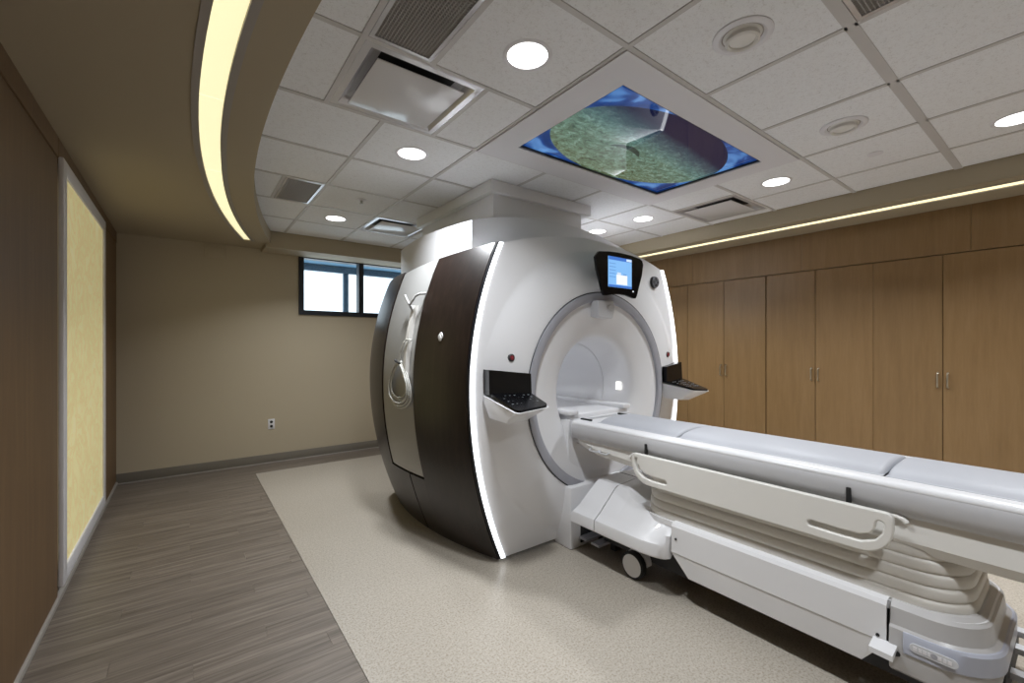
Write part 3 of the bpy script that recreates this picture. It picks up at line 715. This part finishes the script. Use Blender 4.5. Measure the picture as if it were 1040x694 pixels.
# ------------------------------------------------------------------ patient table
TX0, TX1 = 2.12, 2.70; tcx = (TX0+TX1)/2
tb = thing('patient_table', 'white wheeled patient table docked to the scanner, with side board and bellows', 'patient table', (tcx, .9, 0))
TY0, TY1 = -.42, 2.14
def rail(s):
    def q(x, yy, z): return (x if s > 0 else 2*tcx-x, yy, z)
    prof = [(2.190, .844), (2.117, .844), (2.1145, .840), (2.112, .815), (2.114, .790), (2.122, .762), (2.140, .742), (2.190, .742)]
    return [[q(x, yy, z) for x, z in prof] for yy in (TY0, TY0+.3, 1.9, 2.10, TY1)]
deck = loft('table_deck', [[(x, yy, z) for x, z in ((2.19, .858), (2.25, .850), (2.57, .850), (2.63, .858), (2.63, .70), (2.19, .70))] for yy in (TY0, TY1+.015)], 'white', tb, bev=.003)
for s in (1, -1):
    loft('side_rail', rail(s), 'railgrey', tb, smooth=40)
    def q(x): return x if s > 0 else 2*tcx-x
    loft('rail_cap', [[(q(x), yy, z) for x, z in ((2.190, .867), (2.142, .867), (2.126, .862), (2.118, .855), (2.1155, .847), (2.1165, .8445), (2.190, .8445))] for yy in (TY0, TY1)], 'white', tb, smooth=40)
loft('head_end', [[(2.118, TY1, .76), (2.70-.0+.002, TY1, .76), (2.702, TY1, .845), (2.118, TY1, .845)], [(2.135, TY1+.016, .775), (2.685, TY1+.016, .775), (2.685, TY1+.016, .845), (2.135, TY1+.016, .845)]], 'white', tb, smooth=30)
box('latch', 2.20, 2.225, 2.05, 2.14, .862, .874, 'rubber', tb, .003); box('latch', 2.595, 2.62, 2.05, 2.14, .862, .874, 'rubber', tb, .003)
# underside tray below the rails
usec = []
for yy in (TY0, .45, 1.62, 1.95, 2.10):
    zl = .612 if yy < 1.2 else (.64 if yy < 1.8 else (.66 if yy < 2.05 else .70))
    usec.append([(2.146, yy, .748), (2.140, yy, zl+.04), (2.165, yy, zl), (2.655, yy, zl), (2.68, yy, zl+.04), (2.674, yy, .748)])
loft('under_tray', usec, 'offwhite', tb, bev=.004)
tube('hook_loop', [(2.141, 1.985, .70), (2.120, 1.985, .694), (2.120, 1.965, .690), (2.120, 1.93, .690), (2.120, 1.91, .694), (2.141, 1.91, .70)], .005, 'ltgrey', tb)
tube('hook_loop', [(2.141, 1.90, .70), (2.120, 1.90, .694), (2.120, 1.88, .690), (2.120, 1.85, .690), (2.120, 1.83, .694), (2.141, 1.83, .70)], .005, 'ltgrey', tb)
# side boards with grip slots
def board(s):
    xb = 2.085 if s > 0 else 2*tcx-2.085
    y0, y1, z0, z1 = .437, 1.605, .592, .760
    out = rrect(y0, y1, z0, z1, (.018, .025, .105, .115), 8)
    sl1 = [(.70, .643), (.60, .640), (.535, .642), (.498, .658), (.480, .685), (.476, .712)]
    sl2 = [(1.39, .637), (1.47, .637), (1.525, .645), (1.558, .668), (1.572, .700), (1.575, .725)]
    b = plate('side_board', [out, stroke(sl1, .024), stroke(sl2, .024)], .026, .006, MX((0,1,0), (0,0,1), (1,0,0), (xb, 0, 0)), 'offwhite', tb)
    for yy in (1.535, .582):
        xs = sorted((xb+s*.020, xb+s*.036)); box('hinge_clip', xs[0], xs[1], yy-.008, yy+.008, .752, .815, 'rubber', b, .003)
    # moulded recess rim behind the board
    rim = [(1.66, .745), (1.645, .763), (1.61, .772)]+[(1.61-.1*k, .772) for k in range(1, 12)]+[(.44, .772), (.422, .766), (.412, .755)]
    tube('recess_rim', [(xb+s*.052, a, b_-.034) for a, b_ in rim], .011, 'offwhite', tb, 8)
board(1); board(-1)
# bellows
def bring(x0, x1, y0, y1, z, r=.10): return [(a, b, z) for a, b in rrect(x0, x1, y0, y1, r, 6)]
bs = []
zz = [.405, .41]; k = 0; z = .405
for k in range(5):
    zb = .41+.047*k; ins = .004*k
    for dz, o in ((0, .005), (.006, .001), (.014, 0), (.034, 0), (.042, .002)):
        bs.append(bring(2.142+o+ins*.35, 2.678-o-ins*.35, .243+o+ins, 1.60-o-ins*.4, zb+dz, .15))
loft('bellows', bs, 'bellows', tb, smooth=50)
# base: deck plate, long skirts, end covers, docking covers
loft('base_deck', [bring(2.128, 2.692, .215, 1.60, z, .14) for z in (.385, .415)], 'white', tb, bev=.004)
loft('chassis', [bring(2.20, 2.62, .32, 1.95, z, .05) for z in (.10, .38)], 'darkgap', tb, smooth=30)
def skirt(s):
    def q(x, yy, z): return (x if s > 0 else 2*tcx-x, yy, z)
    prof = [(2.135, .425), (2.108, .420), (2.098, .405), (2.096, .268), (2.100, .262), (2.110, .155), (2.140, .150), (2.16, .42)]
    def ends(z): k = max(0, min(1, (.262-z)/.11)); return 1.364-.095*k, .462+.080*k
    A = [q(x, ends(z)[0], z) for x, z in prof]; B = [q(x, ends(z)[1], z) for x, z in prof]
    mid = [[tuple(Vector(a)*(1-t_)+Vector(b)*t_) for a, b in zip(A, B)] for t_ in (0, .25, .5, .75, 1)]
    o = loft('base_skirt', mid, 'white', tb, smooth=25)
    for yy, z in ((1.335, .345), (.487, .285)): xs = sorted((q(2.092, 0, 0)[0], q(2.099, 0, 0)[0])); lathe('screw_hole', [(.0005, 0), (.006, 0), (.006, .003)], (xs[0] if s > 0 else xs[1], yy, z), 'rubber', o, 'x', 12)
skirt(1); skirt(-1)
# foot-end cover
def ring2(x0, x1, y0, y1, z, r, n=8): return [(a, b, z) for a, b in rrect(x0, x1, y0, y1, (.004, .004, r, r), n)]
fe = loft('foot_cover', [ring2(2.125, 2.695, .222, .455, .165, .12), ring2(2.098, 2.722, .190, .455, .185, .15), ring2(2.092, 2.728, .180, .455, .25, .16), ring2(2.096, 2.724, .185, .455, .335, .16), ring2(2.104, 2.716, .200, .455, .345, .15), ring2(2.112, 2.708, .207, .455, .405, .15), ring2(2.135, 2.685, .235, .455, .425, .14)], 'footgrey', tb, smooth=28)
loft('accent_band', [ring2(2.092, 2.728, .180, .414, .258, .16), ring2(2.086, 2.734, .173, .414, .264, .165), ring2(2.086, 2.734, .173, .414, .328, .165), ring2(2.092, 2.728, .180, .414, .336, .16)], 'bluegrey', tb, smooth=40)
pill = plate('nameplate', [rrect(.270, .395, -.0, .032, .0155, 6)], .004, .001, MX((0,1,0), (0,0,1), (1,0,0), (2.0845, 0, .281)), 'ltgrey', tb)
for yy, w_ in ((.380, .010), (.366, .008), (.354, .010), (.343, .006), (.316, .009), (.303, .008), (.291, .010)):
    box('nameplate_letter', 2.0812, 2.0825, yy-w_/2, yy+w_/2, .290, .303, 'trimw', pill)
lathe('nameplate_dot', [(.0005, -.0012), (.009, -.0012), (.009, 0)], (2.0826, .330, .2965), 'midgrey', pill, 'x', 18)
# brake pedal on the near side
loft('brake_pedal', [[(x, yy, z) for x, z in pr] for yy, pr in ((.50, [(2.035, .262), (2.098, .275), (2.098, .258), (2.035, .242)]), (.43, [(2.030, .262), (2.098, .275), (2.098, .255), (2.030, .242)]))], 'white', tb, bev=.006)
tube('pedal_arm', [(2.07, .44, .252), (2.12, .42, .24)], .010, 'rubber', tb)
# docking covers at the head end, split by a seam
def dock(y_a, y_b, name, s, tip):
    def q(x, yy, z): return (x if s > 0 else 2*tcx-x, yy, z)
    secs = []
    n = 30
    for i in range(n+1):
        t_ = i/n; secs.append([])
        base = [(2.40, .500), (2.21, .487), (2.185, .470), (2.075, .335), (2.045, .312), (2.025, .298), (2.02, .285), (2.02, .232), (2.03, .222), (2.08, .222), (2.40, .24)]
        for j, (x, z) in enumerate(base):
            yy = y_a+(y_b-y_a)*t_; xx, zz_ = x, z
            h = (z-.222)/.27
            if tip == 'head':                                   # sloping outer end
                yy = y_a-(.085*max(0, h))*(1-t_)+(y_b-y_a)*t_
                if t_ > .9: pass
                yy = yy-.055*max(0, h-.4)*t_ if t_ > .0 else yy
            else:                                               # lip rounds away into the skirt, bellows recess above
                r = max(0, (t_-.62)/.38); back = 1-math.sqrt(max(0, 1-r*r))
                if x < 2.19: xx = x+(2.10-x)*back if x < 2.10 else x
                yy = yy+(-.055*max(0, h-.4))*(1-t_)
                rec = max(0, min(1, (t_-.18)/.22))
                if x >= 2.18: zz_ = z-(z-.428)*rec
                elif z > .33: zz_ = z-(z-.36)*rec*.35; xx = x-(x-2.135)*rec if x > 2.135 else xx
            secs[-1].append(q(xx, yy, zz_))
    return loft(name, secs, 'white', tb, smooth=27)
for s in (1, -1):
    dock(2.062, 1.852, 'dock_cover', s, 'head'); dock(1.846, 1.372, 'wheel_cover', s, 'wheel')
# casters
def caster(x, yy, s):
    c = lathe('caster', [(.052, -.020), (.070, -.022), (.078, -.016), (.080, 0), (.078, .016), (.070, .022), (.052, .020)], (x, yy, .080), 'rubber', tb, 'x', 40, True)
    lathe('hub', [(.0005, -s*.024), (.058, -s*.024), (.066, -s*.021), (.066, s*.018), (.0005, s*.018)], (x, yy, .080), 'white', c, 'x', 40)
    h = [(x+s*.026, yy+.075*math.cos(a), .085+.082*math.sin(a)) for a in [PI*k/10 for k in range(-2, 11)]]
    h2 = [(x+s*.070, a[1], a[2]) for a in h]
    loft('caster_hood', [h, h2], 'white', c, smooth=40)
    box('stem', x+s*.015, x+s*.065, yy-.03, yy+.03, .15, .26, 'white', c, .008)
caster(2.125, 1.630, 1); caster(2*tcx-2.125, 1.630, -1); caster(2.22, .30, 1); caster(2*tcx-2.22, .30, -1)
# dock pedals
for yy in (2.045, 1.935):
    loft('dock_pedal', [[(x, yy+dy, z) for dy, z in ((-.035, .078), (.035, .078), (.032, .092), (-.032, .092))] for x in (2.125, 2.15, 2.38)], 'midgrey', tb, bev=.004)
    box('pedal_post', 2.30, 2.36, yy-.02, yy+.02, .0, .22, 'darkgap', tb)
# foot bars at the near end
for x, z in ((2.44, .085), (2.56, .11), (2.74, .13), (2.86, .15)):
    loft('foot_bar', [[(x+dx, yy, z+dz) for dx, dz in ((-.028, -.01), (.028, -.01), (.024, .012), (-.024, .012))] for yy in (-.35, .19 if x < 2.7 else .25)], 'ltgrey', tb, bev=.004)
box('foot_frame', 2.42, 2.88, .19, .24, .05, .15, 'darkgap', tb, .006)
# pads lie on the table
def pad(y0, y1, label):
    secs = []
    for yy, sh in ((y0+.002, .014), (y0+.010, .004), (y0+.025, 0), (y1-.025, 0), (y1-.010, .004), (y1-.002, .014)):
        pts = []
        for k in range(-8, 9):
            u = k/8; x = 2.408+u*.215*(1-sh*.5); z = .903-.022*u*u-.022*abs(u)**8-sh
            pts.append((x, yy, z))
        pts += [(2.626, yy, .868), (2.190, yy, .868)]
        secs.append(pts)
    o = loft('mattress_pad', secs, 'pad', None, smooth=40)
    me = o.data; off = Vector((2.408, (y0+y1)/2, .868)); me.transform(Matrix.Translation(-off)); o.location = off; W[o.name] = off
    tag(o, label, 'cushion', 'grey pads on the patient table')
pad(1.392, 1.975, 'short grey vinyl pad on the table, nearest the scanner'); pad(.492, 1.388, 'long middle grey vinyl pad on the patient table'); pad(-.40, .488, 'grey vinyl pad at the foot end of the table, cut by the right edge')
